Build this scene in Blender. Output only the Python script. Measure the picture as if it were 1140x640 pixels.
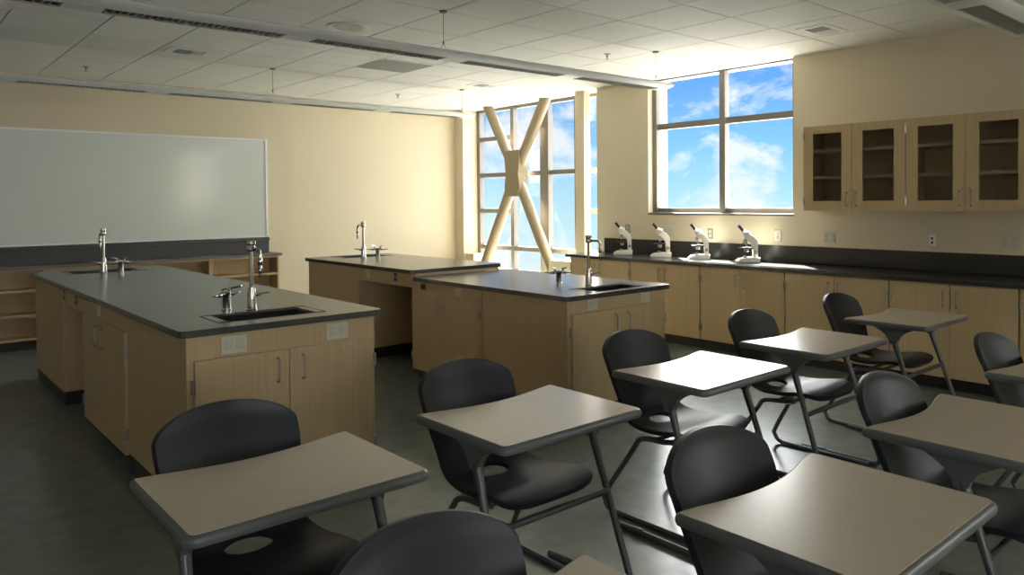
import bpy, bmesh, math, random
from mathutils import Vector, Matrix
random.seed(4)
for o in list(bpy.data.objects): bpy.data.objects.remove(o)
S = bpy.context.scene
COL = S.collection
PI = math.pi
# ------------------------------------------------------------------ camera
YAW, PIT, ROL, FPX, EYE = 0.7083, -0.0147, -0.00854, 842.4, 1.50
cam = bpy.data.cameras.new('camera'); camo = bpy.data.objects.new('camera', cam); COL.objects.link(camo)
Fv = Vector((math.sin(YAW)*math.cos(PIT), math.cos(YAW)*math.cos(PIT), math.sin(PIT)))
Rv = Vector((math.cos(YAW), -math.sin(YAW), 0)); Uv = Rv.cross(Fv)
R2 = Rv*math.cos(ROL) + Uv*math.sin(ROL); U2 = -Rv*math.sin(ROL) + Uv*math.cos(ROL)
camo.matrix_world = Matrix(((R2.x, U2.x, -Fv.x, 0), (R2.y, U2.y, -Fv.y, 0), (R2.z, U2.z, -Fv.z, EYE), (0, 0, 0, 1)))
cam.sensor_width = 36; cam.lens = FPX/1140*36; cam.shift_y = -(320-235.8)/1140
cam.clip_start = 0.05
S.camera = camo
S.view_settings.view_transform = 'Standard'; S.view_settings.look = 'None'
S.view_settings.gamma = 1; S.view_settings.use_curve_mapping = False
S.view_settings.exposure = 0.2
# ------------------------------------------------------------------ sky
def newmat(name):
    m = bpy.data.materials.new(name); m.use_nodes = True
    nt = m.node_tree
    return m, nt, nt.nodes['Principled BSDF']
W = bpy.data.worlds.new('sky'); S.world = W; W.use_nodes = True
nt = W.node_tree; N = nt.nodes; L = nt.links
for n in list(N): N.remove(n)
out = N.new('ShaderNodeOutputWorld'); bg = N.new('ShaderNodeBackground'); L.new(bg.outputs[0], out.inputs[0])
tc = N.new('ShaderNodeTexCoord'); sx = N.new('ShaderNodeSeparateXYZ'); L.new(tc.outputs['Generated'], sx.inputs[0])
ramp = N.new('ShaderNodeValToRGB'); mr = N.new('ShaderNodeMapRange'); mr.inputs[1].default_value = -0.1; mr.inputs[2].default_value = 0.5
L.new(sx.outputs[2], mr.inputs[0]); L.new(mr.outputs[0], ramp.inputs[0])
e = ramp.color_ramp.elements
e[0].position = 0.0; e[0].color = (0.80, 0.95, 1.0, 1)
e[1].position = 1.0; e[1].color = (0.10, 0.24, 0.62, 1)
for p, c in ((0.13, (0.55, 0.86, 1.0)), (0.27, (0.28, 0.64, 1.0)), (0.42, (0.14, 0.40, 0.93))):
    q = e.new(p); q.color = (*c, 1)
mp = N.new('ShaderNodeMapping'); mp.inputs['Scale'].default_value = (1.0, 1.0, 1.9); L.new(tc.outputs['Generated'], mp.inputs[0])
mp.inputs['Location'].default_value = (0.35, 0.1, 0.05)
ns = N.new('ShaderNodeTexNoise'); ns.inputs['Scale'].default_value = 8.0; ns.inputs['Detail'].default_value = 9; ns.inputs['Roughness'].default_value = 0.6
ns.inputs['Distortion'].default_value = 0.3
L.new(mp.outputs[0], ns.inputs['Vector'])
cr = N.new('ShaderNodeValToRGB'); cr.color_ramp.elements[0].position = 0.515; cr.color_ramp.elements[1].position = 0.63
cr.color_ramp.elements[0].color = (0, 0, 0, 1); cr.color_ramp.elements[1].color = (0.85, 0.85, 0.85, 1)
L.new(ns.outputs[0], cr.inputs[0])
mx = N.new('ShaderNodeMix'); mx.data_type = 'RGBA'; L.new(cr.outputs[0], mx.inputs[0]); L.new(ramp.outputs[0], mx.inputs[6]); mx.inputs[7].default_value = (0.93, 0.96, 1.0, 1)
# unseen high and low zones of the sky boosted as added room light
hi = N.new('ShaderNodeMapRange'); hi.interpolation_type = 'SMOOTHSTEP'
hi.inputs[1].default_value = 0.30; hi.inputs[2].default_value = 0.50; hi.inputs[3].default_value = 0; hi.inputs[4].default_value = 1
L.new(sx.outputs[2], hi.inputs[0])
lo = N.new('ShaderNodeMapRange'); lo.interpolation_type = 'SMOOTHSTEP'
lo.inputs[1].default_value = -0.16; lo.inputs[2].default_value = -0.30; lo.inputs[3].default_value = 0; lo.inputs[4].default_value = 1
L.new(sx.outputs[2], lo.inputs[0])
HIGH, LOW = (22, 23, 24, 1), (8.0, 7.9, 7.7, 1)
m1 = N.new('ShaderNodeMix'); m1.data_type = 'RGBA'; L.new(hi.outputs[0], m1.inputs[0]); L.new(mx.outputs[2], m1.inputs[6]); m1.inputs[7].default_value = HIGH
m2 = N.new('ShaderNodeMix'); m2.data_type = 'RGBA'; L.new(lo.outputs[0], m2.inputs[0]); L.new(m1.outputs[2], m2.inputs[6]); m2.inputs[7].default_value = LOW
bk = N.new('ShaderNodeMapRange'); bk.interpolation_type = 'SMOOTHSTEP'    # unseen sky behind the camera, brightened as added fill for the room
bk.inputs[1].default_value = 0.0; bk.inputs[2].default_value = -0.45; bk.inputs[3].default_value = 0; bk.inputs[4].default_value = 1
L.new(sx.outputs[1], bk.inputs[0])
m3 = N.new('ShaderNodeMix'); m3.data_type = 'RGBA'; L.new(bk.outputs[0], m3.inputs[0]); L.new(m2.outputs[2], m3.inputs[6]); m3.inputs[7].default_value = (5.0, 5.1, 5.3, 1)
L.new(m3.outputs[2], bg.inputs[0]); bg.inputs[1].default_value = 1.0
# ------------------------------------------------------------------ lights
def sunlamp(name, d, strength, angle, color):
    l = bpy.data.lights.new(name, 'SUN'); l.energy = strength; l.angle = math.radians(angle); l.color = color
    o = bpy.data.objects.new(name, l); COL.objects.link(o)
    o.rotation_euler = Vector(d).to_track_quat('-Z', 'Y').to_euler()
    return o
sunlamp('sun', (-0.385, -0.385, -0.84), 125.0, 0.6, (1.0, 0.95, 0.86))
# added broad lamp in place of sky light, brightens the dim interior
sunlamp('sky_fill', (-0.90, -0.30, -0.15), 7.0, 50, (1.0, 0.97, 0.93))
# ------------------------------------------------------------------ materials
def simple(name, col, rough=0.5, metal=0.0, spec=0.5, bump=0.0, bscale=80, vary=0.0, vscale=3.0, coat=0.0):
    m, nt, b = newmat(name)
    b.inputs['Base Color'].default_value = (*col, 1); b.inputs['Roughness'].default_value = rough
    b.inputs['Metallic'].default_value = metal; b.inputs['Specular IOR Level'].default_value = spec
    if coat: b.inputs['Coat Weight'].default_value = coat; b.inputs['Coat Roughness'].default_value = 0.15
    N = nt.nodes; L = nt.links
    if bump or vary: tc = N.new('ShaderNodeTexCoord')
    if bump:
        n = N.new('ShaderNodeTexNoise'); n.inputs['Scale'].default_value = bscale; n.inputs['Detail'].default_value = 4
        L.new(tc.outputs['Object'], n.inputs['Vector'])
        bp = N.new('ShaderNodeBump'); bp.inputs['Strength'].default_value = bump; bp.inputs['Distance'].default_value = 0.002
        L.new(n.outputs[0], bp.inputs['Height']); L.new(bp.outputs[0], b.inputs['Normal'])
    if vary:
        n = N.new('ShaderNodeTexNoise'); n.inputs['Scale'].default_value = vscale; n.inputs['Detail'].default_value = 6
        L.new(tc.outputs['Object'], n.inputs['Vector'])
        r = N.new('ShaderNodeValToRGB')
        r.color_ramp.elements[0].position = 0.3; r.color_ramp.elements[1].position = 0.7
        r.color_ramp.elements[0].color = (*[c*(1-vary) for c in col], 1); r.color_ramp.elements[1].color = (*[min(1, c*(1+vary)) for c in col], 1)
        L.new(n.outputs[0], r.inputs[0]); L.new(r.outputs[0], b.inputs['Base Color'])
    return m
def wood(name, col, col2, rough=0.42):
    m, nt, b = newmat(name); N = nt.nodes; L = nt.links
    tc = N.new('ShaderNodeTexCoord'); mp = N.new('ShaderNodeMapping'); mp.inputs['Scale'].default_value = (70, 70, 1.8)
    L.new(tc.outputs['Object'], mp.inputs[0])
    n = N.new('ShaderNodeTexNoise'); n.inputs['Scale'].default_value = 1.0; n.inputs['Detail'].default_value = 6; n.inputs['Roughness'].default_value = 0.6; n.inputs['Distortion'].default_value = 0.4
    L.new(mp.outputs[0], n.inputs['Vector'])
    r = N.new('ShaderNodeValToRGB'); r.color_ramp.elements[0].position = 0.35; r.color_ramp.elements[1].position = 0.68
    r.color_ramp.elements[0].color = (*col2, 1); r.color_ramp.elements[1].color = (*col, 1)
    L.new(n.outputs[0], r.inputs[0]); L.new(r.outputs[0], b.inputs['Base Color'])
    b.inputs['Roughness'].default_value = rough; b.inputs['Specular IOR Level'].default_value = 0.4
    return m
M = {}
M['wall'] = simple('wall_paint', (0.69, 0.61, 0.45), 0.6, spec=0.3, bump=0.15, bscale=160)
M['tile'] = simple('ceiling_tile', (0.80, 0.79, 0.73), 0.85, spec=0.2, bump=0.9, bscale=55, vary=0.05, vscale=70)
M['tbar'] = simple('ceiling_grid', (0.42, 0.41, 0.37), 0.6)
M['floor'] = simple('floor_sheet', (0.165, 0.195, 0.170), 0.25, spec=0.5, bump=0.04, bscale=14, vary=0.12, vscale=9.0)
M['maple'] = wood('maple_laminate', (0.55, 0.415, 0.24), (0.49, 0.36, 0.20))
M['maple_in'] = wood('maple_interior', (0.55, 0.405, 0.22), (0.49, 0.35, 0.18))
M['epoxy'] = simple('black_epoxy_top', (0.024, 0.024, 0.0235), 0.25, spec=0.55, bump=0.008, bscale=30)
M['epoxy_grey'] = simple('charcoal_epoxy_top', (0.045, 0.047, 0.045), 0.26, spec=1.0, bump=0.006, bscale=30)
M['epoxy_side'] = simple('black_epoxy_edge', (0.012, 0.012, 0.012), 0.35)
M['kick'] = simple('black_rubber_base', (0.012, 0.012, 0.013), 0.45)
M['chrome'] = simple('chrome', (0.52, 0.51, 0.49), 0.10, metal=1.0)
M['steel'] = simple('brushed_nickel', (0.36, 0.34, 0.31), 0.30, metal=1.0)
M['board'] = simple('whiteboard_enamel', (0.70, 0.75, 0.71), 0.15, spec=0.7)
M['alu'] = simple('aluminium_trim', (0.88, 0.89, 0.90), 0.35, metal=0.1)
M['tack'] = simple('charcoal_rail', (0.062, 0.066, 0.070), 0.5, bump=0.1, bscale=200)
M['ledge'] = simple('grey_ledge', (0.16, 0.15, 0.14), 0.35)
M['frame'] = simple('window_frame_bronze', (0.19, 0.175, 0.15), 0.42)
M['brace'] = simple('brace_paint', (0.29, 0.23, 0.145), 0.45, bump=0.05)
M['fix'] = simple('pendant_white', (0.82, 0.83, 0.80), 0.4)
M['louver'] = simple('louver_blade', (0.62, 0.60, 0.54), 0.3, metal=0.4)
M['louver_in'] = simple('louver_recess', (0.06, 0.055, 0.05), 0.5)
M['chair'] = simple('charcoal_plastic', (0.011, 0.0135, 0.018), 0.42, spec=0.38, bump=0.08, bscale=420)
M['tube'] = simple('grey_painted_tube', (0.10, 0.105, 0.105), 0.36, metal=0.35)
M['rim'] = simple('grey_desk_rim', (0.115, 0.12, 0.12), 0.35, spec=0.5)
M['top'] = simple('beige_desk_laminate', (0.50, 0.425, 0.335), 0.24, spec=0.55, vary=0.02, vscale=40)
M['plate'] = simple('pale_cover_plate', (0.62, 0.60, 0.47), 0.4)
M['plate_grey'] = simple('grey_cover_plate', (0.33, 0.32, 0.28), 0.35, metal=0.4)
M['plate_white'] = simple('white_cover_plate', (0.86, 0.84, 0.80), 0.35)
M['socket'] = simple('socket_face', (0.56, 0.54, 0.43), 0.4)
M['orange'] = simple('orange_edge', (0.62, 0.28, 0.10), 0.4)
M['dark'] = simple('dark_slot', (0.01, 0.01, 0.01), 0.5)
M['mwhite'] = simple('microscope_enamel', (0.82, 0.80, 0.74), 0.3)
M['mblack'] = simple('microscope_black', (0.012, 0.011, 0.010), 0.55, spec=0.3)
M['grille'] = simple('grille_grey', (0.34, 0.34, 0.31), 0.6)
M['grille_light'] = simple('speaker_mesh', (0.55, 0.54, 0.48), 0.6)
M['white'] = simple('white_enamel', (0.82, 0.81, 0.77), 0.5)
M['ground'] = simple('ground', (0.4, 0.38, 0.33), 0.9)
def glassmat(name, tint, refl=1.0):
    m = bpy.data.materials.new(name); m.use_nodes = True; nt = m.node_tree; N = nt.nodes; L = nt.links
    for n in list(N): N.remove(n)
    o = N.new('ShaderNodeOutputMaterial'); t = N.new('ShaderNodeBsdfTransparent'); t.inputs[0].default_value = (*tint, 1)
    g = N.new('ShaderNodeBsdfGlossy'); g.inputs['Roughness'].default_value = 0.02
    f = N.new('ShaderNodeFresnel'); f.inputs[0].default_value = 1.45
    mu = N.new('ShaderNodeMath'); mu.operation = 'MULTIPLY'; mu.inputs[1].default_value = refl; L.new(f.outputs[0], mu.inputs[0])
    x = N.new('ShaderNodeMixShader'); L.new(mu.outputs[0], x.inputs[0]); L.new(t.outputs[0], x.inputs[1]); L.new(g.outputs[0], x.inputs[2]); L.new(x.outputs[0], o.inputs[0])
    return m
M['glass'] = glassmat('window_glass', (0.97, 0.98, 0.98), 0.15)
M['cabglass'] = glassmat('cabinet_glass', (0.95, 0.95, 0.95), 0.8)
# ------------------------------------------------------------------ mesh helpers
class MB:
    def __init__(s): s.b = bmesh.new()
    def box(s, x0, x1, y0, y1, z0, z1, bev=0.0, seg=2):
        if x0 > x1: x0, x1 = x1, x0
        if y0 > y1: y0, y1 = y1, y0
        if z0 > z1: z0, z1 = z1, z0
        r = bmesh.ops.create_cube(s.b, size=1.0); vs = r['verts']
        for v in vs:
            v.co = Vector((x0 if v.co.x < 0 else x1, y0 if v.co.y < 0 else y1, z0 if v.co.z < 0 else z1))
        if bev:
            es = list({ed for v in vs for ed in v.link_edges})
            bmesh.ops.bevel(s.b, geom=es, offset=bev, segments=seg, profile=0.5, affect='EDGES')
        return s
    def tube(s, pts, r, n=10, caps=True):
        pts = [Vector(p) for p in pts]; k = len(pts)
        rr = r if isinstance(r, (list, tuple)) else [r]*k
        rings = []; prev = None
        for i in range(k):
            t = (pts[min(i+1, k-1)] - pts[max(i-1, 0)]).normalized()
            if prev is None:
                a = Vector((0, 0, 1)) if abs(t.z) < 0.9 else Vector((1, 0, 0))
                u = t.cross(a).normalized()
            else:
                u = (prev - t*prev.dot(t)).normalized()
            prev = u; w = t.cross(u)
            rings.append([s.b.verts.new(pts[i] + (u*math.cos(2*PI*j/n) + w*math.sin(2*PI*j/n))*rr[i]) for j in range(n)])
        for i in range(k-1):
            for j in range(n):
                s.b.faces.new((rings[i][j], rings[i][(j+1) % n], rings[i+1][(j+1) % n], rings[i+1][j]))
        if caps:
            s.b.faces.new(rings[0][::-1]); s.b.faces.new(rings[-1])
        return s
    def lathe(s, prof, c=(0, 0, 0), n=20, axis='Z'):
        c = Vector(c); rings = []
        for r, z in prof:
            ring = []
            for j in range(n):
                a = 2*PI*j/n; p = (r*math.cos(a), r*math.sin(a), z)
                if axis == 'X': p = (p[2], p[0], p[1])
                if axis == 'Y': p = (p[1], p[2], p[0])
                ring.append(s.b.verts.new(c + Vector(p)))
            rings.append(ring)
        for i in range(len(rings)-1):
            for j in range(n):
                s.b.faces.new((rings[i][j], rings[i][(j+1) % n], rings[i+1][(j+1) % n], rings[i+1][j]))
        s.b.faces.new(rings[0][::-1]); s.b.faces.new(rings[-1])
        return s
    def prism(s, poly, a0, a1, axis='Z', bev=0.0):
        def P(p, a):
            if axis == 'Z': return (p[0], p[1], a)
            if axis == 'X': return (a, p[0], p[1])
            return (p[0], a, p[1])
        A = [s.b.verts.new(P(p, a0)) for p in poly]; B = [s.b.verts.new(P(p, a1)) for p in poly]
        n = len(poly)
        s.b.faces.new(A[::-1]); s.b.faces.new(B)
        for i in range(n): s.b.faces.new((A[i], A[(i+1) % n], B[(i+1) % n], B[i]))
        if bev:
            es = [ed for ed in {e_ for v in A+B for e_ in v.link_edges} if (ed.verts[0] in A) == (ed.verts[1] in A)]
            bmesh.ops.bevel(s.b, geom=es, offset=bev, segments=2, profile=0.5, affect='EDGES')
        return s
    def build(s, name, mat, parent=None, smooth=False, loc=None):
        bmesh.ops.recalc_face_normals(s.b, faces=s.b.faces)
        me = bpy.data.meshes.new(name); s.b.to_mesh(me); s.b.free()
        if isinstance(mat, str): mat = M[mat]
        me.materials.append(mat)
        if smooth:
            for p in me.polygons: p.use_smooth = True
            try: me.set_sharp_from_angle(angle=math.radians(38))
            except Exception: pass
        o = bpy.data.objects.new(name, me); COL.objects.link(o)
        if parent: o.parent = parent
        if loc: o.location = loc
        return o
def bx(*a, **k): return MB().box(*a, **k)
def empty(name, label, cat, loc=(0, 0, 0), rz=0, group=None):
    o = bpy.data.objects.new(name, None); COL.objects.link(o); o.location = loc; o.rotation_euler = (0, 0, rz)
    o.empty_display_size = 0.1
    o['label'] = label; o['category'] = cat
    if group: o['group'] = group
    return o
def struct(o): o['kind'] = 'structure'; return o
def kids(o): return [c for c in bpy.data.objects if c.parent == o]
def dup(root, loc, label, rz=None, deep=True):
    def rec(o, par):
        c = o.copy(); COL.objects.link(c)
        if par: c.parent = par
        for ch in kids(o): rec(ch, c)
        return c
    r = rec(root, None); r.location = loc; r['label'] = label
    if rz is not None: r.rotation_euler = (0, 0, rz)
    return r
def arc(c, r, a0, a1, n=6):   # points in a plane (2-D)
    return [(c[0]+r*math.cos(a0+(a1-a0)*i/n), c[1]+r*math.sin(a0+(a1-a0)*i/n)) for i in range(n+1)]
def rrect(x0, x1, y0, y1, r, n=5):
    return arc((x1-r, y0+r), r, -PI/2, 0, n)+arc((x1-r, y1-r), r, 0, PI/2, n)+arc((x0+r, y1-r), r, PI/2, PI, n)+arc((x0+r, y0+r), r, PI, 3*PI/2, n)
# ------------------------------------------------------------------ room shell
H = 2.896; XW = 6.98; XG = 7.30; YB = 9.50; XL = -5.0; YR = -5.0
struct(bx(XL-0.15, XG+0.1, YR-0.15, YB+0.2, -0.1, 0.0).build('floor', 'floor'))
cl = struct(bx(XL-0.15, XG+0.02, YR-0.15, YB+0.2, H+0.010, H+0.16).build('ceiling', 'tbar'))
t = MB(); GX, GY, P = 3.87-0.61*15, 3.94-0.61*15, 0.61
for i in range(22):
    for j in range(26):
        x0, x1 = GX+P*i+0.006, GX+P*(i+1)-0.006; y0, y1 = GY+P*j+0.006, GY+P*(j+1)-0.006
        x0, x1 = max(x0, XL), min(x1, XG); y0, y1 = max(y0, YR), min(y1, YB)
        if x1-x0 > 0.02 and y1-y0 > 0.02: t.box(x0, x1, y0, y1, H, H+0.0105)
t.build('ceiling_tiles', 'tile', cl)
struct(bx(XL, 4.30, 9.42, YB+0.2, 0, H+0.01).box(4.30, XW, YB, YB+0.2, 0, H+0.01).build('wall_back', 'wall'))
struct(bx(XL-0.15, XL, YR, YB+0.2, 0, H+0.01).build('wall_left', 'wall'))
XO = 7.34
wr = MB()
wr.box(XW, XO, 9.29, YB+0.2, 0, H+0.01)            # far return beside window 1
wr.box(XW, XO, 5.69, 6.505, 0, H+0.01)
wr.box(XW, XO, 3.87, 5.69, 0, 1.335)
wr.box(XW, XO, -1.3, 3.87, 0, H+0.01)
wr.box(XW, XO, -3.9, -1.3, 0, 1.335)
wr.box(XW, XO, YR, -3.9, 0, H+0.01)
wr.box(XW, XO, 6.505, 9.29, 0, 0.42)
struct(wr.build('wall_right', 'wall'))
wv = MB()
wv.box(XL, XO, YR-0.15, YR, 0, 0.9).box(XL, XO, YR-0.15, YR, 2.75, H+0.01).box(XL, -2.7, YR-0.15, YR, 0.9, 2.75).box(1.6, XO, YR-0.15, YR, 0.9, 2.75)
struct(wv.build('wall_rear', 'wall'))
# ---- window 1 (tall, behind the brace)
f = MB(); xg0, xg1 = 7.25, 7.335
for y0, y1 in ((9.22, 9.29), (8.42, 8.49), (7.68, 7.85), (7.10, 7.17), (6.505, 6.56)): f.box(xg0, xg1, y0, y1, 0.42, H)
for z in (0.455, 0.80, 1.35, 1.89, 2.44): f.box(xg0+0.01, xg1-0.01, 8.49, 9.22, z-0.032, z+0.032)
for z in (0.455, 0.80, 1.89): f.box(xg0+0.01, xg1-0.01, 7.85, 8.42, z-0.032, z+0.032)
for z in (0.455, 0.80, 1.89): f.box(xg0+0.01, xg1-0.01, 7.17, 7.68, z-0.032, z+0.032)
for z in (0.455, 0.80, 1.35, 1.89): f.box(xg0+0.01, xg1-0.01, 6.56, 7.10, z-0.032, z+0.032)
f.box(xg0+0.01, xg1-0.01, 6.56, 9.22, H-0.045, H+0.005)
w1 = struct(f.build('window_1', 'frame'))
MB().box(7.305, 7.311, 6.53, 9.26, 0.44, H-0.01).build('pane', 'glass', w1)
# ---- window 2 (high, above the worktop)
def hi_window(name, y0, y1, mull):
    f = MB(); a, b = 7.06, 7.135; z0 = 1.335
    f.box(a, b, y0, y0+0.05, z0, H).box(a, b, y1-0.06, y1, z0, H)
    for m in mull: f.box(a, b, m-0.035, m+0.035, z0, H)
    ys = [y0+0.05]+[v for m in mull for v in (m-0.035, m+0.035)]+[y1-0.06]
    for i in range(0, len(ys), 2):
        for z, hh in ((z0+0.03, 0.034), (2.345, 0.034), (H-0.004, 0.012)): f.box(a+0.012, b-0.008, ys[i], ys[i+1], z-hh, z+hh)
    f.box(XW-0.012, a+0.02, y0, y1, z0-0.012, z0+0.012, bev=0.003)
    w = struct(f.build(name, 'frame'))
    bx(7.098, 7.104, y0+0.02, y1-0.02, z0+0.02, H-0.005).build('pane', 'glass', w)
    return w
hi_window('window_2', 3.87, 5.69, [4.74])
hi_window('window_3', -3.9, -1.3, [-2.6])
# ---- added unseen window in the rear wall, for fill light
f = MB()
for x in (-2.7, -1.3, 0.1, 1.54): f.box(x, x+0.06, YR-0.10, YR-0.02, 0.9, 2.75)
f.box(-2.7, 1.6, YR-0.10, YR-0.02, 0.9, 0.96).box(-2.7, 1.6, YR-0.10, YR-0.02, 2.69, 2.75)
w4 = struct(f.build('rear_fill_window', 'frame'))
# ---- corner post beside the brace, and the two low plinths at its feet
struct(bx(7.0, 7.11, 6.745, 6.905, 0, H).build('trim_2', 'wall'))
struct(bx(7.0, 7.235, 9.08, 9.288, 0, 0.70, bev=0.006).build('trim_3', 'wall'))
struct(bx(7.0, 7.235, 6.95, 7.42, 0, 0.70, bev=0.006).build('trim_4', 'wall'))
# ---- cross brace
br = empty('cross_brace', 'tan painted steel X brace standing in front of the tall window', 'brace', (7.10, 8.19, 0))
ctr = (0, 0, 1.89)
for tip in ((0, 0.66, 2.95), (0, -0.66, 2.95), (0, 0.80, 0.42), (0, -0.80, 0.42)):
    o = MB().tube([ctr, tip], 0.077, n=20).build('brace_tube', 'brace', br, smooth=True)
pl = [(-0.14, -0.33), (0.14, -0.33), (0.165, -0.2), (0.13, 0), (0.165, 0.2), (0.14, 0.33), (-0.14, 0.33), (-0.165, 0.2), (-0.13, 0), (-0.165, -0.2)]
MB().prism([(p[0], p[1]+1.89) for p in pl], -0.085, 0.085, axis='X', bev=0.006).build('gusset_plate', 'brace', br)
# ------------------------------------------------------------------ whiteboard
wb = empty('whiteboard', 'large white board with slim aluminium frame on the back wall', 'whiteboard', (0, 9.42, 1.07))
bx(-1.90, 3.90, -0.030, -0.001, 0.01, 1.22).build('writing_surface', 'board', wb)
bx(-1.93, -1.90, -0.040, -0.001, 0, 1.24).box(3.90, 3.925, -0.040, -0.001, 0, 1.24).box(-1.90, 3.90, -0.040, -0.001, 1.22, 1.24).box(-1.90, 3.90, -0.046, -0.001, -0.006, 0.01).build('frame', 'alu', wb)
r = bx(-1.93, 3.93, 9.37, 9.419, 0.868, 1.020).box(-1.93, 3.93, 9.345, 9.419, 1.020, 1.060, bev=0.004).build('chalk_rail', 'tack')
r['label'] = 'long charcoal rail panel between the white board and the shelf ledge'; r['category'] = 'rail'
# ------------------------------------------------------------------ open bookcases along the back wall
r = MB().prism(rrect(-1.93, 4.00, 9.12, 9.419, 0.012), 0.838, 0.868, bev=0.003).build('shelf_ledge', 'ledge')
r['label'] = 'long thin grey ledge lying on top of the open bookcases'; r['category'] = 'worktop'
BC = 0.8445
def bookcase(loc, label):
    t = empty('open_bookcase', label, 'bookcase', loc, group='open bookcases under the white board')
    w = BC-0.002
    bx(0, 0.024, 0, 0.255, 0.10, 0.837).box(w-0.024, w, 0, 0.255, 0.10, 0.837).box(0.024, w-0.024, 0.245, 0.255, 0.10, 0.837)\
        .box(0.024, w-0.024, 0.004, 0.245, 0.10, 0.125).box(0.024, w-0.024, 0.0, 0.245, 0.815, 0.837).build('case', 'maple', t)
    for z in (0.345, 0.60): bx(0.0255, w-0.0255, 0.0005, 0.244, z, z+0.025).build('shelf', 'maple', t)
    bx(0, w, 0.05, 0.25, 0.0, 0.099).build('toe_kick', 'kick', t)
    return t
b0 = bookcase((3.97-BC, 9.155, 0), 'open maple bookcase at the right end of the ledge under the white board')
for i in range(1, 6):
    lb = ['', 'open maple bookcase directly left of the one at the ledge end', 'open maple bookcase mostly hidden behind the near island and its far tap',
          'open maple bookcase with three bays of shelf at the left edge of the view', 'open maple bookcase further left along the white board wall', 'open maple bookcase at the far left end of the white board wall'][i]
    if 3.97-BC*(i+1) < 0.2: break
    dup(b0, (3.97-BC*(i+1), 9.155, 0), lb)
# ------------------------------------------------------------------ cabinet hardware
# a panel frame: every front is built facing -Y in local space and the cabinet Empty is rotated
def handle(par, x, z, y=0.0):
    p = [(x, y-0.001, z-0.058), (x, y-0.026, z-0.058), (x, y-0.033, z-0.051), (x, y-0.033, z+0.051), (x, y-0.026, z+0.058), (x, y-0.001, z+0.058)]
    return MB().tube(p, 0.0050, n=8).build('handle', 'steel', par, smooth=True)
def hinge(par, x, z, y=0.0, s=1):
    return bx(x-0.009, x+0.009, y-0.010, y+0.02, z-0.032, z+0.032, bev=0.002).lathe([(0.005, -0.034), (0.005, 0.034)], (x, y-0.010, z), n=10).build('hinge', 'steel', par)
def door(par, x0, x1, z0, z1, hx, hz, hinge_x, y=0.0, name='door'):
    d = bx(x0, x1, y-0.020, y-0.001, z0, z1, bev=0.0015, seg=1).build(name, 'maple', par)
    handle(d, hx, hz, y-0.020)
    if hinge_x is not None:
        for z in (z0+0.12, z1-0.12): hinge(d, hinge_x, z, y-0.014)
    return d
def outlet(par, x, z, w, h, y=0.0, mat='plate', kind='duplex'):
    o = bx(x-w/2, x+w/2, y-0.006, y-0.0005, z-h/2, z+h/2, bev=0.0015, seg=1).build('outlet_plate', mat, par)
    b = MB(); k = 2 if w > h*0.9 else 1
    if w > h*0.9:
        for dx in (-w*0.22, w*0.22): b.box(x+dx-0.017, x+dx+0.017, y-0.0085, y-0.0062, z-0.022, z+0.022, bev=0.002, seg=1)
    else:
        for dz in (-0.02, 0.02): b.box(x-0.015, x+0.015, y-0.0085, y-0.0062, z+dz-0.013, z+dz+0.013, bev=0.002, seg=1)
    b.build('receptacle', 'socket' if mat == 'plate' else 'dark', o)
    return o
# ------------------------------------------------------------------ wall cabinets (base) along the window wall: fronts face -X
def base_cab(loc, label):
    t = empty('base_cabinet', label, 'cabinet', loc, -PI/2, group='base cabinets under the long worktop by the windows')
    w = 0.9125; hgt = 0.832
    # local x runs along the wall, local y into the wall
    bx(0, w, 0.0, 0.62, 0.10, hgt).build('cabinet_body', 'maple', t)
    bx(0, w, 0.06, 0.60, 0, 0.0995).build('toe_kick', 'kick', t)
    m = w/2
    door(t, 0.006, m-0.0015, 0.105, hgt-0.006, m-0.045, hgt-0.12, 0.0115)
    door(t, m+0.0015, w-0.006, 0.105, hgt-0.006, m+0.045, hgt-0.12, w-0.0115)
    return t
XF = 6.34
labs = ['maple base cabinet at the far left end of the long worktop, behind the island tap', 'maple base cabinet under the second microscope from the left', 'maple base cabinet under the two right-hand microscopes',
        'maple base cabinet behind the top of the chair left of the wall sunlight', 'maple base cabinet directly behind the farthest desk chair', 'maple base cabinet at the right edge below the glazed wall cabinets', ]
ys = [6.334-0.9145*i for i in range(6)]
labs[3] = 'maple base cabinet just right of the sunlit stretch of worktop, behind two student chairs'
labs[4] = 'maple base cabinet standing behind the farthest student desk at the right'
cab0 = None
for i, y in enumerate(ys):
    if i == 0: cab0 = base_cab((XF, y, 0), labs[0])
    else: dup(cab0, (XF, y, 0), labs[i])
wt = empty('long_worktop', 'long black worktop with raised splashback along the window wall', 'worktop', (0, 0, 0))
MB().prism(rrect(6.30, XW-0.001, 0.8, 6.40, 0.012), 0.834, 0.864, bev=0.003).build('slab', 'epoxy', wt)
bx(XW-0.02, XW-0.001, 0.8, 6.375, 0.8645, 1.03, bev=0.003).build('splashback', 'epoxy', wt)
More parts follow.
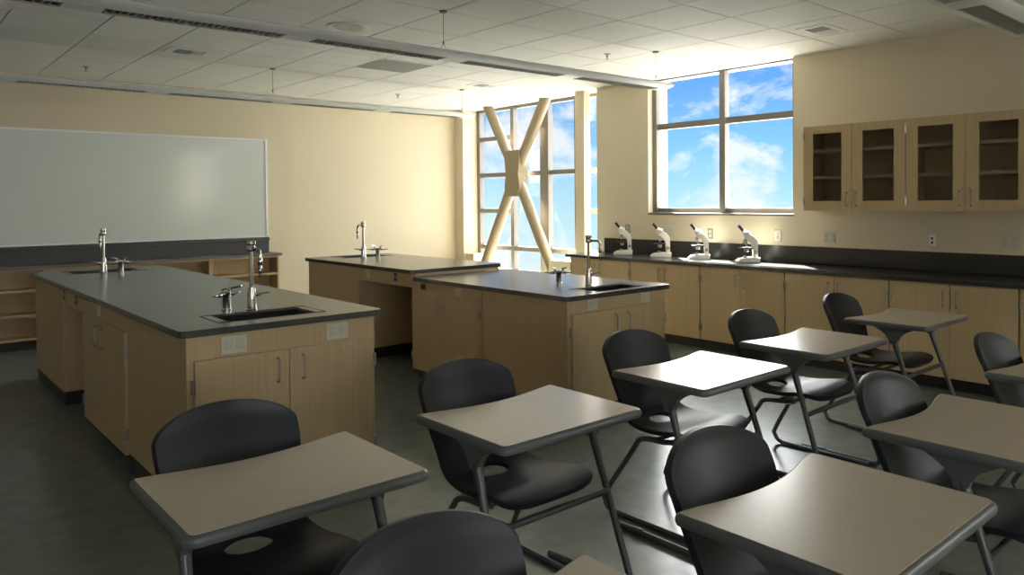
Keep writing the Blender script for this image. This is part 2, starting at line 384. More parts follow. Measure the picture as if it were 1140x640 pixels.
# ------------------------------------------------------------------ glazed wall cabinets
def wall_cab(loc, label):
    t = empty('glazed_wall_cabinet', label, 'cabinet', loc, -PI/2, group='glazed cabinets on the window wall')
    w = 0.905; z1 = 0.772; d = 0.34
    bx(0, 0.018, 0, d, 0, z1).box(w-0.018, w, 0, d, 0, z1).box(0.018, w-0.018, d-0.012, d, 0, z1).box(0.018, w-0.018, 0.002, d-0.012, 0, 0.018).box(0.018, w-0.018, 0.002, d-0.012, z1-0.018, z1)\
        .build('cabinet_body', 'maple_in', t)
    for z in (0.290, 0.530): bx(0.0185, w-0.0185, 0.001, d-0.013, z, z+0.026).build('shelf', 'maple', t)
    m = w/2
    for (a, b, hx, hg) in ((0.001, m-0.0015, m-0.042, 0.003), (m+0.0015, w-0.001, m+0.042, w-0.003)):
        sx0, sx1, sz0, sz1 = a+0.092, b-0.092, 0.088, z1-0.072
        dd = MB().box(a, sx0, -0.020, -0.001, 0, z1).box(sx1, b, -0.020, -0.001, 0, z1).box(sx0, sx1, -0.020, -0.001, 0, sz0).box(sx0, sx1, -0.020, -0.001, sz1, z1).build('door', 'maple', t)
        bx(sx0-0.004, sx1+0.004, -0.0125, -0.0085, sz0-0.004, sz1+0.004).build('glass_pane', 'cabglass', dd)
        handle(dd, hx, 0.105, -0.020)
        for z in (0.085, z1-0.085): hinge(dd, hg, z, -0.014)
        MB().lathe([(0.008, 0), (0.008, 0.004)], (hx-0.02 if hx > m else hx+0.02, -0.0245, 0.18), n=12, axis='Y').build('lock', 'steel', dd)
    return t
wc = wall_cab((6.64, 3.572, 1.385), 'glazed maple wall cabinet nearest the window, with two shelves seen through its doors')
dup(wc, (6.64, 2.664, 1.385), 'glazed maple wall cabinet at the right edge, farther from the window')
# ------------------------------------------------------------------ islands
def worktop(label, x0, x1, y0, y1, ztop, sinks, th=0.032):
    t = empty('island_worktop', label, 'worktop', (0, 0, 0))
    b = MB(); n = 5
    # grid of slabs around the sink openings, then the rounded outer corners come from the outline itself
    ys = sorted({y0, y1}|{v for s in sinks for v in (s[2], s[3])})
    r = 0.035
    for i in range(len(ys)-1):
        a, c = ys[i], ys[i+1]
        sk = [s for s in sinks if s[2] == a and s[3] == c]
        if sk:
            s = sk[0]; b.box(x0, s[0], a, c, ztop-th, ztop).box(s[1], x1, a, c, ztop-th, ztop)
        else:
            poly = []
            if i == 0: poly += arc((x0+r, a+r), r, PI, 3*PI/2, n)+arc((x1-r, a+r), r, -PI/2, 0, n)
            else: poly += [(x0, a), (x1, a)]
            if i == len(ys)-2: poly += arc((x1-r, c-r), r, 0, PI/2, n)+arc((x0+r, c-r), r, PI/2, PI, n)
            else: poly += [(x1, c), (x0, c)]
            b.prism(poly, ztop-th, ztop)
    bmesh.ops.remove_doubles(b.b, verts=b.b.verts, dist=0.0001)
    b.build('slab', 'epoxy_grey', t)
    for s in sinks:
        e_ = 0.001; dp = 0.16
        k = MB()
        k.box(s[0]+e_, s[0]+0.012, s[2]+e_, s[3]-e_, ztop-dp, ztop-0.006).box(s[1]-0.012, s[1]-e_, s[2]+e_, s[3]-e_, ztop-dp, ztop-0.006)
        k.box(s[0]+0.012, s[1]-0.012, s[2]+e_, s[2]+0.012, ztop-dp, ztop-0.006).box(s[0]+0.012, s[1]-0.012, s[3]-0.012, s[3]-e_, ztop-dp, ztop-0.006)
        k.box(s[0]+0.012, s[1]-0.012, s[2]+0.012, s[3]-0.012, ztop-dp, ztop-dp+0.01)
        k.build('sink_basin', 'epoxy_side', t)
        # shallow raised drip lip
        q = 0.05
        k = MB().tube([(s[0]-q, s[2]-0.012, ztop), (s[1]+q, s[2]-0.012, ztop), (s[1]+q, s[3]+0.02, ztop), (s[0]-q, s[3]+0.02, ztop), (s[0]-q, s[2]-0.012, ztop)], 0.0022, n=6)
        k.build('drip_lip', 'epoxy_side', t)
    return t
def island_cab(name, label, loc, rz, w, d, z1, doors=True, kick=True, rail=0.115, outlets=(), group=None, body_z0=0.10):
    t = empty(name, label, 'cabinet', loc, rz, group=group)
    MB().box(0, w, 0.0, 0.018, body_z0, z1).box(0, w, d-0.018, d, body_z0, z1).box(0, 0.018, 0.018, d-0.018, body_z0, z1).box(w-0.018, w, 0.018, d-0.018, body_z0, z1)\
        .box(0.018, w-0.018, 0.018, d-0.018, body_z0, body_z0+0.018).build('cabinet_body', 'maple', t)
    bx(0, w, 0.055 if doors else 0.008, d-0.008, 0, body_z0-0.0005).build('toe_kick', 'kick', t)
    if doors:
        m = w/2; zt = z1-rail
        door(t, 0.032, m-0.0015, body_z0-0.01, zt, m-0.065, zt-0.095, 0.026)
        door(t, m+0.0015, w-0.014, body_z0-0.01, zt, m+0.065, zt-0.095, w-0.010)
    for (x, z, ww, hh, mat) in outlets: outlet(t, x, z, ww, hh, 0.0, mat)
    return t
# island 1 (near left)
Z1 = 0.92; zc = Z1-0.0325
worktop('black worktop of the near left island with a sink at each end', 1.074, 2.125, 3.56, 7.65, Z1, [(1.35, 1.81, 3.715, 3.965), (1.32, 1.83, 7.16, 7.42)])
island_cab('island_sink_cabinet', 'maple sink cabinet at the near end of the left island, behind the nearest chair', (1.11, 3.60, 0), 0, 0.98, 1.00, zc,
           outlets=((0.22, 0.828, 0.125, 0.085, 'plate'), (0.76, 0.828, 0.125, 0.085, 'plate')))
island_cab('island_cabinet', 'double door maple cabinet in the shadowed left flank of the near left island', (1.112, 5.69, 0), -PI/2, 1.085, 0.976, zc, rail=0.105,
           outlets=((0.40, 0.84, 0.075, 0.085, 'plate'),))
island_cab('island_end_cabinet', 'plain maple end cabinet on black base at the far end of the left island', (1.112, 7.61, 0), -PI/2, 1.16, 0.976, zc, doors=False)
def knee(label, xa, xb, ya, yb, zc_, outs):
    t = empty('knee_space_apron', label, 'panel', (xa, yb, 0), -PI/2)
    L_ = yb-ya; D_ = xb-xa
    bx(0.001, L_-0.001, 0.0, 0.02, zc_-0.12, zc_).build('apron_board', 'maple', t)
    bx(0.001, L_-0.001, D_-0.14, D_-0.12, 0.10, zc_).build('back_panel', 'maple', t)
    bx(0.001, L_-0.001, D_-0.138, D_-0.122, 0.0, 0.0995).build('base_strip', 'kick', t)
    for x, z, mat in outs: outlet(t, x, z, 0.07, 0.085, 0.0, mat)
    return t
knee('maple apron with two small outlets over the knee space of the left island', 1.112, 2.088, 5.692, 6.448, zc, ((0.10, 0.84, 'plate_grey'), (0.50, 0.84, 'plate_grey')))
# island 2 rear, higher
worktop('black worktop of the higher rear part of the window-side island', 3.50, 4.50, 5.40, 7.45, Z1, [(3.80, 4.30, 7.08, 7.34)])
island_cab('island_end_cabinet', 'plain maple end cabinet at the far end of the window-side island', (3.535, 7.41, 0), -PI/2, 1.05, 0.92, zc, doors=False)
knee('maple apron with two outlets over the knee space of the window-side island', 3.535, 4.455, 5.442, 6.358, zc, ((0.18, 0.835, 'plate'), (0.66, 0.84, 'plate_grey')))
# island 2 front, lower
Z2 = 0.864; zd = Z2-0.0325
worktop('black worktop of the lower front part of the window-side island, with sink and tap', 3.494, 4.593, 3.53, 5.392, Z2, [(3.86, 4.34, 3.60, 3.82)])
island_cab('island_cabinet', 'double door maple cabinet on the left flank of the window-side island', (3.532, 5.44, 0), -PI/2, 0.955, 1.02, zd, rail=0.075,
           outlets=((0.18, 0.79, 0.075, 0.07, 'plate_grey'), (0.66, 0.775, 0.085, 0.085, 'plate')))
island_cab('island_sink_cabinet', 'maple sink cabinet at the near end of the window-side island, behind two chairs', (3.532, 3.57, 0), 0, 1.02, 0.90, zd, rail=0.095,
           outlets=((0.24, 0.785, 0.10, 0.075, 'plate'), (0.80, 0.785, 0.10, 0.075, 'plate')))
# side filler of the raised part above the lower worktop
q = bx(3.545, 4.455, 5.400, 5.4405, 0.8655, zc).build('riser_panel', 'maple'); q['label'] = 'narrow maple strip between the lower and the higher black worktops'; q['category'] = 'panel'
# ------------------------------------------------------------------ lab taps and gas valves
def tap(loc, rz, label):
    t = empty('lab_tap', label, 'tap', loc, rz, group='gooseneck taps on the islands')
    MB().lathe([(0.030, 0), (0.030, 0.008), (0.026, 0.012), (0.024, 0.06), (0.021, 0.11), (0.019, 0.118), (0.019, 0.125), (0.013, 0.13)], n=20).build('tap_body', 'chrome', t, smooth=True)
    MB().lathe([(0.0105, 0.13), (0.0105, 0.325)], n=14).lathe([(0.020, 0.318), (0.023, 0.325), (0.023, 0.345), (0.019, 0.352), (0.024, 0.358), (0.024, 0.372), (0.012, 0.378)], n=16).build('riser', 'chrome', t, smooth=True)
    pts = [(0, 0, 0.335), (0, -0.085, 0.337)]+[(0, y, z) for y, z in arc((-0.085, 0.302), 0.035, PI/2, PI, 6)]+[(0, -0.12, 0.28)]
    MB().tube(pts, 0.0085, n=12).build('spout', 'chrome', t, smooth=True)
    MB().lathe([(0.006, 0.19), (0.008, 0.20), (0.007, 0.21), (0.010, 0.215), (0.008, 0.23), (0.0115, 0.235), (0.009, 0.25), (0.0125, 0.255), (0.0125, 0.285), (0.009, 0.29)], (0, -0.12, 0), n=14).build('serrated_nozzle', 'chrome', t, smooth=True)
    MB().tube([(0, 0, 0.085), (0.03, -0.004, 0.085), (0.045, -0.006, 0.088)], [0.012, 0.011, 0.009], n=12).tube([(0.042, -0.006, 0.088), (0.09, -0.02, 0.094)], [0.006, 0.0045], n=8).build('lever_handle', 'chrome', t, smooth=True)
    return t
def gas(loc, rz, label):
    t = empty('gas_valve', label, 'gas valve', loc, rz, group='gas valves on the islands')
    MB().lathe([(0.028, 0), (0.028, 0.006), (0.0215, 0.010), (0.0215, 0.075), (0.024, 0.08), (0.024, 0.098), (0.012, 0.104)], n=20).build('valve_body', 'chrome', t, smooth=True)
    for sgn in (-1, 1):
        pts = [(sgn*0.02, 0, 0.085)]; rr = [0.010]
        for k, (x, r_) in enumerate(((0.04, 0.010), (0.045, 0.013), (0.055, 0.013), (0.06, 0.007), (0.068, 0.009), (0.072, 0.006), (0.082, 0.008), (0.086, 0.005), (0.097, 0.006), (0.112, 0.002))):
            pts.append((sgn*x, 0, 0.085)); rr.append(r_)
        MB().tube(pts, rr, n=12).build('hose_barb', 'chrome', t, smooth=True)
        MB().tube([(sgn*0.03, 0.0, 0.09), (sgn*0.03, 0.0, 0.118)], 0.0085, n=12).tube([(sgn*0.03, 0, 0.115), (sgn*0.045, -0.03, 0.122), (sgn*0.055, -0.055, 0.128)], [0.007, 0.006, 0.004], n=8).build('lever', 'chrome', t, smooth=True)
    return t
T0 = tap((1.585, 4.02, Z1), 0, 'chrome gooseneck tap beside the sink at the near end of the left island')
dup(T0, (1.53, 7.09, Z1), 'chrome gooseneck tap at the far end of the left island, seen against the board rail', rz=PI)
dup(T0, (3.95, 7.00, Z1), 'chrome gooseneck tap on the far end of the window-side island, seen against the bright wall', rz=PI)
dup(T0, (4.08, 3.895, Z2), 'chrome gooseneck tap on the lower front worktop of the window-side island', rz=0)
G0 = gas((1.49, 4.13, Z1), 0.5, 'chrome gas valve with two nozzles left of the tap on the near left island')
dup(G0, (1.655, 7.06, Z1), 'small chrome gas valve beside the far tap of the left island', rz=-0.5)
dup(G0, (4.08, 6.93, Z1), 'small chrome gas valve right of the tap on the higher far worktop', rz=-0.7)
dup(G0, (4.03, 4.16, Z2), 'chrome gas valve left of the tap on the lower window-side worktop', rz=-0.6)
# ------------------------------------------------------------------ microscopes
def microscope(loc, rz, label):
    t = empty('microscope', label, 'microscope', loc, rz, group='microscopes lined up on the long worktop')
    # local +x = towards the user
    MB().prism([(-0.095, 0.001), (0.12, 0.001), (0.12, 0.018), (0.085, 0.042), (-0.02, 0.052), (-0.10, 0.052)], -0.07, 0.07, axis='Y', bev=0.005).build('base', 'mwhite', t, smooth=True)
    arm = [(-0.088, 0.05), (-0.045, 0.05), (-0.045, 0.165), (-0.03, 0.205), (0.0, 0.226), (0.045, 0.236), (0.045, 0.286), (-0.01, 0.286), (-0.045, 0.266), (-0.078, 0.230), (-0.088, 0.20)]
    MB().prism(arm, -0.030, 0.030, axis='Y', bev=0.006).build('arm', 'mwhite', t, smooth=True)
    bx(-0.04, 0.085, -0.062, 0.062, 0.140, 0.150, bev=0.002).box(-0.01, 0.02, -0.05, -0.015, 0.150, 0.156).box(0.0, 0.03, -0.03, 0.03, 0.150, 0.152).build('stage', 'mblack', t)
    MB().lathe([(0.017, 0.105), (0.022, 0.11), (0.022, 0.139)], (0.02, 0, 0), n=16).build('condenser', 'steel', t, smooth=True)
    MB().lathe([(0.024, 0.046), (0.024, 0.062), (0.016, 0.066)], (0.03, 0, 0), n=16).build('lamp_housing', 'steel', t, smooth=True)
    MB().lathe([(0.024, 0.222), (0.026, 0.226), (0.026, 0.243)], (0.02, 0, 0), n=18).build('nosepiece', 'chrome', t, smooth=True)
    MB().tube([(0.02, 0, 0.224), (0.02, 0, 0.175), (0.02, 0, 0.160)], [0.010, 0.009, 0.005], n=10).tube([(0.03, 0.010, 0.224), (0.05, 0.022, 0.19)], [0.010, 0.007], n=10)\
        .tube([(0.03, -0.010, 0.224), (0.05, -0.022, 0.19)], [0.010, 0.007], n=10).build('objective', 'chrome', t, smooth=True)
    MB().lathe([(0.034, 0.262), (0.039, 0.28), (0.037, 0.305), (0.022, 0.316)], (0.022, 0, 0), n=18).tube([(0.012, 0, 0.275), (0.050, 0, 0.316)], [0.026, 0.020], n=14).build('head', 'mwhite', t, smooth=True)
    MB().tube([(0.040, 0, 0.302), (0.082, 0, 0.356), (0.094, 0, 0.371)], [0.014, 0.014, 0.0165], n=14).build('eyepiece', 'mblack', t, smooth=True)
    for s in (-1, 1):
        MB().lathe([(0.018, 0.022*s), (0.018, 0.040*s), (0.010, 0.042*s), (0.010, 0.052*s)], (-0.066, 0, 0.10), n=14, axis='Y').build('focus_knob', 'steel', t, smooth=True)
    return t
ma = 2.30
m0 = microscope((6.70, 5.83, Z2), ma, 'white microscope nearest the tall window, first from the left on the worktop')
dup(m0, (6.70, 5.28, Z2), 'white microscope in front of the pale switch plate, second from the left', rz=2.34)
dup(m0, (6.72, 4.79, Z2), 'brightly sunlit white microscope at the left tip of the sun patch, third from the left', rz=2.25)
dup(m0, (6.70, 4.20, Z2), 'white microscope standing between the two sun patches, rightmost of the four', rz=2.36)
# ------------------------------------------------------------------ plates on the window wall (front faces -X)
def wplate(y, z, w, h, mat, label, kind):
    t = empty('wall_plate', label, 'outlet', (XW, y, z), -PI/2)
    bx(-w/2, w/2, -0.007, 0, -h/2, h/2, bev=0.002, seg=1).build('cover_plate', mat, t)
    b = MB()
    if kind == 'duplex':
        for dz in (-0.022, 0.022): b.box(-0.016, 0.016, -0.010, -0.0072, dz-0.015, dz+0.015, bev=0.003, seg=1)
    elif kind == 'double':
        for dx in (-w/4, w/4):
            for dz in (-0.022, 0.022): b.box(dx-0.016, dx+0.016, -0.010, -0.0072, dz-0.015, dz+0.015, bev=0.003, seg=1)
    elif kind == 'ports':
        for dz in (-0.018, 0.018): bx(-0.008, 0.008, -0.010, -0.0072, dz-0.010, dz+0.010).build('data_port', 'dark', t)
        return t
    b.build('receptacle', 'socket', t)
    return t
wplate(6.008, 1.147, 0.07, 0.115, 'plate_grey', 'grey outlet plate on the wall behind the leftmost microscope', 'duplex')
wplate(5.40, 1.14, 0.115, 0.115, 'plate', 'pale double plate on the wall behind the second microscope', 'double')
wplate(4.837, 1.125, 0.07, 0.115, 'plate_grey', 'narrow grey outlet plate right of the sunlit microscope', 'duplex')
wplate(4.04, 1.128, 0.075, 0.12, 'plate_grey', 'grey outlet plate right of the rightmost microscope', 'duplex')
wplate(3.50, 1.123, 0.115, 0.115, 'plate', 'pale double outlet plate under the window end of the wall cabinets', 'double')
wplate(2.59, 1.128, 0.055, 0.10, 'plate_white', 'small white data plate with dark ports under the wall cabinets', 'ports')
wplate(2.006, 1.13, 0.13, 0.12, 'plate', 'tan double outlet plate at the right edge under the wall cabinets', 'double')
# ------------------------------------------------------------------ pendant luminaires
def pendant(y, label, x0=-2.2, x1=5.80):
    t = empty('linear_pendant_light', label, 'ceiling light', (0, y, 2.545), group='long pendant lights hung under the ceiling')
    sec = [(-0.15, 0.034), (-0.145, 0.026), (-0.12, 0.012), (-0.08, 0.003), (-0.068, 0.0), (-0.068, 0.012), (0.068, 0.012), (0.068, 0.0), (0.08, 0.003), (0.12, 0.012), (0.145, 0.026), (0.15, 0.034), (0.13, 0.044), (0.05, 0.06), (-0.05, 0.06), (-0.13, 0.044)]
    o = MB().prism(sec, x0, x1, axis='X').build('housing', 'fix', t, smooth=True)
    # blank bridges between louvre openings
    starts = []
    x = 1.0-1.218*3
    while x < x1-0.2: starts.append(x); x += 1.218
    edges = [x0]+[v for s_ in starts for v in (s_, s_+1.02)]+[x1]
    for i in range(0, len(edges), 2):
        if edges[i+1] > edges[i]+0.01 and edges[i+1] > x0: bx(max(x0, edges[i])+0.0005, min(x1, edges[i+1])-0.0005, -0.0675, 0.0675, 0.0, 0.0118).build('blank_panel', 'fix', t)
    for s_ in starts:
        e1 = min(s_+1.02, x1-0.03)
        if s_ < x0+0.02: continue
        l = bx(s_+0.004, e1-0.004, -0.064, 0.064, 0.0095, 0.0115).build('louver', 'louver_in', t)
        lb = MB(); n = 26
        for k in range(n+1):
            xx = s_+0.01+(e1-s_-0.02)*k/n; lb.box(xx-0.0012, xx+0.0012, -0.062, 0.062, -0.002, 0.0094)
        lb.box(s_+0.004, e1-0.004, -0.066, -0.062, -0.002, 0.0094).box(s_+0.004, e1-0.004, 0.062, 0.066, -0.002, 0.0094)
        lb.build('blade', 'louver', l)
    for xc in (-1.9, 0.72, 3.25, 5.70):
        c = MB().tube([(xc, 0, 0.115), (xc, 0, H-2.545-0.002)], 0.0018, n=6).tube([(xc, 0, 0.115), (xc-0.03, 0, 0.058)], 0.0015, n=5).tube([(xc, 0, 0.115), (xc+0.03, 0, 0.058)], 0.0015, n=5)
        c.lathe([(0.006, 0.105), (0.006, 0.13)], (xc, 0, 0), n=8).lathe([(0.028, H-2.545-0.012), (0.028, H-2.545-0.001)], (xc, 0, 0), n=14)
        c.build('cable', 'tube', t)
    return t
p0 = pendant(4.55, 'long white pendant light crossing the middle of the ceiling')
dup(p0, (0, 7.60, 2.545), 'long white pendant light hanging nearest the white board wall')
dup(p0, (0, 1.53, 2.545), 'long white pendant light whose end shows at the top right corner')
# ------------------------------------------------------------------ ceiling devices
s = empty('ceiling_speaker', 'round white speaker grille in a ceiling tile above the middle pendant light', 'speaker', (2.95, 5.43, H))
MB().lathe([(0.17, -0.001), (0.17, -0.008), (0.15, -0.014), (0.118, -0.004)], n=36).build('ring', 'white', s, smooth=True)
MB().lathe([(0.114, -0.001), (0.114, -0.007)], n=36).build('grille', 'grille_light', s)
r = empty('return_air_grille', 'square grey perforated return grille in the ceiling beyond the middle pendant light', 'air vent', (4.175, 6.685, H))
bx(-0.29, 0.29, -0.29, 0.29, -0.006, -0.0005).build('frame', 'white', r)
g = MB()
for k in range(26): g.box(-0.275, 0.275, -0.27+k*0.0212, -0.27+k*0.0212+0.012, -0.010, -0.0062)
g.build('slats', 'grille', r)
def vent(x, y, label):
    t = empty('supply_vent', label, 'air vent', (x, y, H), group='supply vents in the ceiling')
    bx(-0.2, 0.2, -0.13, 0.13, -0.006, -0.0005, bev=0.002, seg=1).build('frame', 'white', t)
    g = MB()
    for k in range(6): g.box(-0.13, 0.0, -0.075+k*0.028, -0.075+k*0.028+0.014, -0.012, -0.0062)
    g.build('slats', 'grille', t)
    g = MB()
    for k in range(6): g.box(0.006+k*0.022, 0.006+k*0.022+0.008, -0.075, 0.08, -0.014, -0.0062)
    g.build('deflector', 'white', t)
    return t
v0 = vent(2.30, 7.22, 'small supply vent in the ceiling above the white board end')
dup(v0, (5.72, 7.15, H), 'small supply vent in the bright ceiling in front of the tall window')
dup(v0, (6.06, 3.10, H), 'supply vent in the ceiling right of the high window')
dup(v0, (0.62, 6.30, H), 'supply vent cut by the top left corner of the view')
def sprink(x, y, label):
    t = empty('fire_sprinkler', label, 'sprinkler', (x, y, H), group='fire sprinklers in the ceiling')
    MB().lathe([(0.035, -0.0005), (0.035, -0.004), (0.012, -0.008), (0.010, -0.03), (0.006, -0.034)], n=18).build('escutcheon', 'steel', t, smooth=True)
    MB().lathe([(0.004, -0.034), (0.004, -0.048), (0.022, -0.050), (0.022, -0.052)], n=14).build('deflector', 'steel', t)
    return t
s0 = sprink(1.73, 8.62, 'fire sprinkler in the ceiling above the left half of the white board')
dup(s0, (5.42, 4.91, H), 'fire sprinkler in the ceiling right of the middle pendant light near the high window')
dup(s0, (5.30, 8.45, H), 'fire sprinkler in the ceiling near the bright corner of the back wall')
# ------------------------------------------------------------------ student chairs (facing -Y; origin on the floor under the desk centre)
def catmull(pts, m):
    out_ = []; n = len(pts)
    P_ = [Vector(p) for p in pts]; P_ = [P_[0]*2-P_[1]]+P_+[P_[-1]*2-P_[-2]]
    for i in range(1, n):
        for k in range(m):
            t_ = k/m; a, b, c, d = P_[i-1], P_[i], P_[i+1], P_[i+2]
            out_.append(0.5*((2*b)+(c-a)*t_+(2*a-5*b+4*c-d)*t_*t_+(3*b-a-3*c+d)*t_**3))
    out_.append(P_[-2]); return out_
def shell_mesh():
    # (y, z, half width, side curl along y, side curl along z)
    prof = [(0.500, 0.835, 0.240, -0.060, 0.0), (0.492, 0.79, 0.240, -0.060, 0), (0.462, 0.72, 0.238, -0.058, 0), (0.428, 0.64, 0.230, -0.052, 0), (0.394, 0.57, 0.217, -0.040, 0),
            (0.360, 0.500, 0.205, -0.024, 0.006), (0.322, 0.444, 0.203, -0.006, 0.018), (0.262, 0.413, 0.210, 0, 0.022), (0.18, 0.408, 0.220, 0, 0.018), (0.09, 0.422, 0.228, 0, 0.010),
            (-0.01, 0.443, 0.230, 0, 0.004), (-0.07, 0.440, 0.226, 0, 0.0), (-0.115, 0.424, 0.215, 0, -0.004)]
    c = catmull([Vector((p[0], p[1], p[2])) for p in prof], 6)
    c2 = catmull([Vector((p[3], p[4], 0)) for p in prof], 6)
    L_ = [0]
    for i in range(1, len(c)): L_.append(L_[-1]+math.hypot(c[i].x-c[i-1].x, c[i].y-c[i-1].y))
    tot = L_[-1]
    def at(s_):
        s_ = min(max(s_, 0), tot-1e-6); i = 0
        while i < len(L_)-2 and L_[i+1] < s_: i += 1
        f_ = (s_-L_[i])/(L_[i+1]-L_[i]); return c[i].lerp(c[i+1], f_), c2[i].lerp(c2[i+1], f_)
    b = bmesh.new(); NU = 26
    NR, TOP, FRT, pw = 62, 0.085, 0.075, 3.0
    hole_s = 0.0
    # hole centre on the seat-back bend
    for i in range(len(c)):
        if c[i].x < 0.272: hole_s = L_[i]; break
    grid = []
    for r_ in range(NR+1):
        f_ = r_/NR; row = []
        for k in range(NU+1):
            u = math.sin(PI/2*(-1+2*k/NU))
            cn = 1-(max(0.0, 1-abs(u)**pw))**(1/pw)
            s0, s1 = TOP*cn, tot-FRT*cn
            s_ = s0+(s1-s0)*f_
            p, q = at(s_)
            x = u*p.z; uu = x/0.235
            zz = p.y+q.y*uu*uu; yy = p.x+q.x*uu*uu
            if s_ < 0.30: zz -= 0.030*(abs(uu)**2.0)*(1-s_/0.30)
            row.append((b.verts.new((x, yy, zz)), x, s_))
        grid.append(row)
    hx, hy = 0.080, 0.048
    def inside(x, s2): return (x/hx)**2+((s2-hole_s)/hy)**2 < 1
    for i in range(len(grid)-1):
        for k in range(NU):
            q4 = (grid[i][k], grid[i][k+1], grid[i+1][k+1], grid[i+1][k])
            ccx = sum(v[1] for v in q4)/4; ccs = sum(v[2] for v in q4)/4
            if inside(ccx, ccs): continue
            try: b.faces.new([v[0] for v in q4])
            except ValueError: pass
    # snap hole rim onto the ellipse
    info = {v[0]: (v[1], v[2]) for row in grid for v in row}
    for v in list(b.verts):
        if not v.link_faces: b.verts.remove(v); continue
        x, s2 = info[v]
        if v.is_boundary and abs(x) < 0.13 and abs(s2-hole_s) < 0.09:
            a = math.atan2((s2-hole_s)/hy, x/hx); nx, nsv = hx*math.cos(a), hole_s+hy*math.sin(a)
            p, q = at(nsv); uu = nx/0.235
            v.co = Vector((nx, p.x+q.x*uu*uu, p.y+q.y*uu*uu))
    bmesh.ops.remove_doubles(b, verts=b.verts, dist=0.0004)
    bmesh.ops.recalc_face_normals(b, faces=b.faces)
    me = bpy.data.meshes.new('shell'); b.to_mesh(me); b.free()
    me.materials.append(M['chair'])
    for p in me.polygons: p.use_smooth = True
    return me
def chair(loc, label):
    t = empty('student_chair', label, 'chair', loc, group='charcoal student chairs')
    o = bpy.data.objects.new('shell', shell_mesh()); COL.objects.link(o); o.parent = t
    md = o.modifiers.new('th', 'SOLIDIFY'); md.thickness = 0.020; md.offset = -1; md.use_rim = True
    md2 = o.modifiers.new('bv', 'BEVEL'); md2.width = 0.006; md2.segments = 2; md2.limit_method = 'ANGLE'; md2.angle_limit = math.radians(50)
    for s in (-1, 1):
        pts = [(s*0.165, 0.06, 0.392), (s*0.168, 0.12, 0.383), (s*0.172, 0.205, 0.378), (s*0.182, 0.245, 0.366), (s*0.193, 0.266, 0.33), (s*0.234, 0.410, 0.09), (s*0.238, 0.413, 0.055), (s*0.240, 0.400, 0.028), (s*0.240, 0.372, 0.0145), (s*0.240, 0.30, 0.0125), (s*0.240, 0.0, 0.0125), (s*0.240, -0.16, 0.0125)]
        MB().tube(catmull([Vector(p) for p in pts], 3), 0.0125, n=12).build('leg', 'tube', t, smooth=True)
    MB().tube([(-0.168, 0.17, 0.378), (0.168, 0.17, 0.378)], 0.010, n=10).tube([(-0.165, 0.075, 0.391), (0.165, 0.075, 0.391)], 0.010, n=10).build('seat_bar', 'tube', t, smooth=True)
    return t
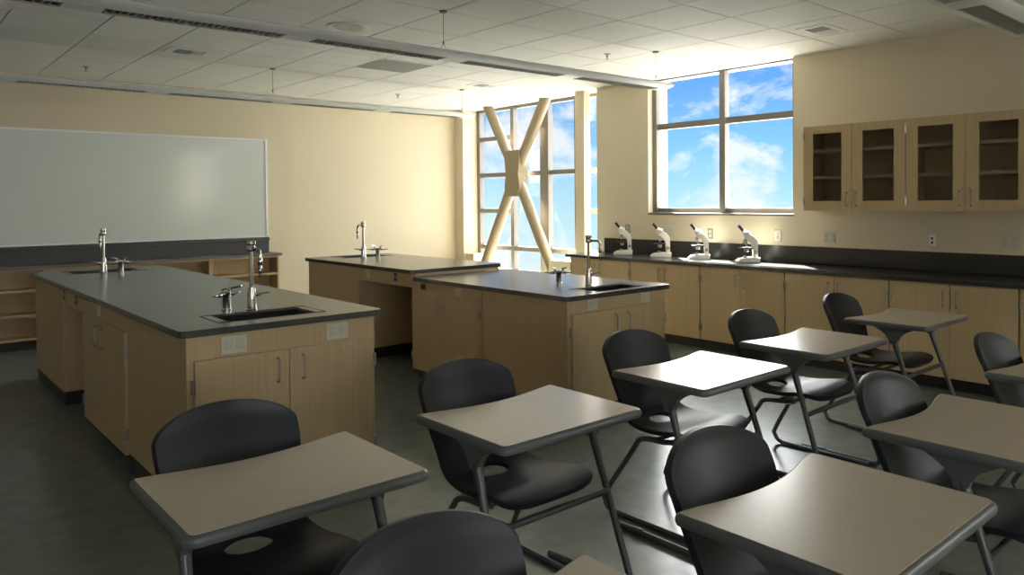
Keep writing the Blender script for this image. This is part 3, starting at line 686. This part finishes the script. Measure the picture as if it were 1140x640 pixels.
# ------------------------------------------------------------------ student desks
def desk(loc, label):
    t = empty('student_desk', label, 'desk', loc, group='beige student desks')
    hw, y0, y1 = 0.345, -0.258, 0.258
    n = 14
    def outline(ins):
        pts = []
        pts += arc((hw-0.035, y0+0.035), 0.035-ins, -PI/2, 0, 5)
        pts += arc((hw-0.02, y1-0.02), 0.02-ins*0.9, 0, PI/2, 4)
        for k in range(1, n):
            u = 1-2*k/n
            pts.append(((hw-0.035)*u, y1-ins-0.052*(1-u*u)**1.3))
        pts += arc((-hw+0.02, y1-0.02), 0.02-ins*0.9, PI/2, PI, 4)
        pts += arc((-hw+0.035, y0+0.035), 0.035-ins, PI, 3*PI/2, 5)
        return pts
    # rim: rolled edge built as stacked outlines
    b = MB(); rings = []
    for ins, z in ((0.016, 0.687), (0.004, 0.691), (0.0, 0.700), (0.0, 0.708), (0.004, 0.7155), (0.012, 0.7195)):
        rings.append([b.b.verts.new((p[0], p[1], z)) for p in outline(ins)])
    m_ = len(rings[0])
    for i in range(len(rings)-1):
        for j in range(m_): b.b.faces.new((rings[i][j], rings[i][(j+1) % m_], rings[i+1][(j+1) % m_], rings[i+1][j]))
    b.b.faces.new(rings[0][::-1]); b.b.faces.new(rings[-1])
    b.build('rim', 'rim', t, smooth=True)
    MB().prism(outline(0.0135), 0.7197, 0.7212).build('desktop', 'top', t)
    for s in (-1, 1):
        x = s*0.285
        # fan bracket: wide under the top, narrowing in two concave curves into the leg
        fan = []
        for k in range(9):
            a = k/8; fan.append((-0.055-0.115*(1-a)**2.2, 0.6865-0.105*a))
        for k in range(9):
            a = 1-k/8; fan.append((-0.018+0.115*(1-a)**2.2, 0.6865-0.105*a))
        MB().prism(fan, x-0.014, x+0.014, axis='X', bev=0.004).build('bracket', 'rim', t, smooth=True)
        leg = [(x, -0.040, 0.60), (x, -0.052, 0.56), (s*0.308, -0.205, 0.09), (s*0.313, -0.215, 0.05), (s*0.316, -0.208, 0.026), (s*0.316, -0.18, 0.0145), (s*0.316, -0.10, 0.0135), (s*0.316, 0.24, 0.0135)]
        MB().tube(catmull([Vector(p) for p in leg], 3), [0.017]*4+[0.0138]*18, n=12).build('leg', 'tube', t, smooth=True)
        MB().lathe([(0.0165, -0.022), (0.0165, 0.022)], (s*0.316, 0.12, 0.0165), n=12, axis='Y').build('runner_clip', 'tube', t, smooth=True)
    MB().tube([(-0.290, -0.112, 0.385), (0.290, -0.112, 0.385)], 0.0125, n=12).build('crossbar', 'tube', t, smooth=True)
    return t
c0 = chair((0.90, 2.07, 0), 'charcoal chair at the leftmost desk, its back before the near left island')
d0 = desk((0.90, 2.075, 0), 'leftmost beige desk of the far row, in front of the near left island')
SETS = [((1.86, 2.07, 0.02, 0), 'charcoal chair at the second desk from the left in the far row', 'beige desk second from the left in the far row, its crossbar in view'),
        ((2.925, 2.07, 0.02, 0), 'charcoal chair in front of the window-side island sink cabinet', 'beige desk with the glaring sunlit top, third from the left in the far row'),
        ((3.955, 2.07, 0.04, -0.01), 'charcoal chair with lit blue-grey seat, behind the fourth desk of the far row', 'beige desk right of the glaring one, fourth from the left in the far row'),
        ((5.17, 2.07, -0.04, 0), 'smallest farthest charcoal chair, against the maple base cabinets', 'smallest farthest beige desk, in front of the maple base cabinets'),
        ((0.86, 0.905, 0.0, -0.05), 'charcoal chair cropped by the bottom edge, only the top of its back showing', 'beige desk cropped by the bottom edge, only one corner showing'),
        ((1.86, 0.905, -0.03, -0.085), 'charcoal chair partly hidden by the large foreground desk', 'large foreground beige desk at the bottom right'),
        ((2.90, 0.915, -0.005, -0.115), 'charcoal chair right of the large foreground desk, before the cropped desk', 'beige desk cropped by the right edge, behind the large foreground desk'),
        ((4.125, 0.93, 0.0, -0.11), 'charcoal chair cut by the right edge, below the base cabinets', 'beige desk at the right edge with only its left corner showing')]
for (p, lc, ld) in SETS:
    dup(c0, (p[0]+p[2], p[1]+p[3], 0), lc); dup(d0, (p[0], p[1]+0.005, 0), ld)
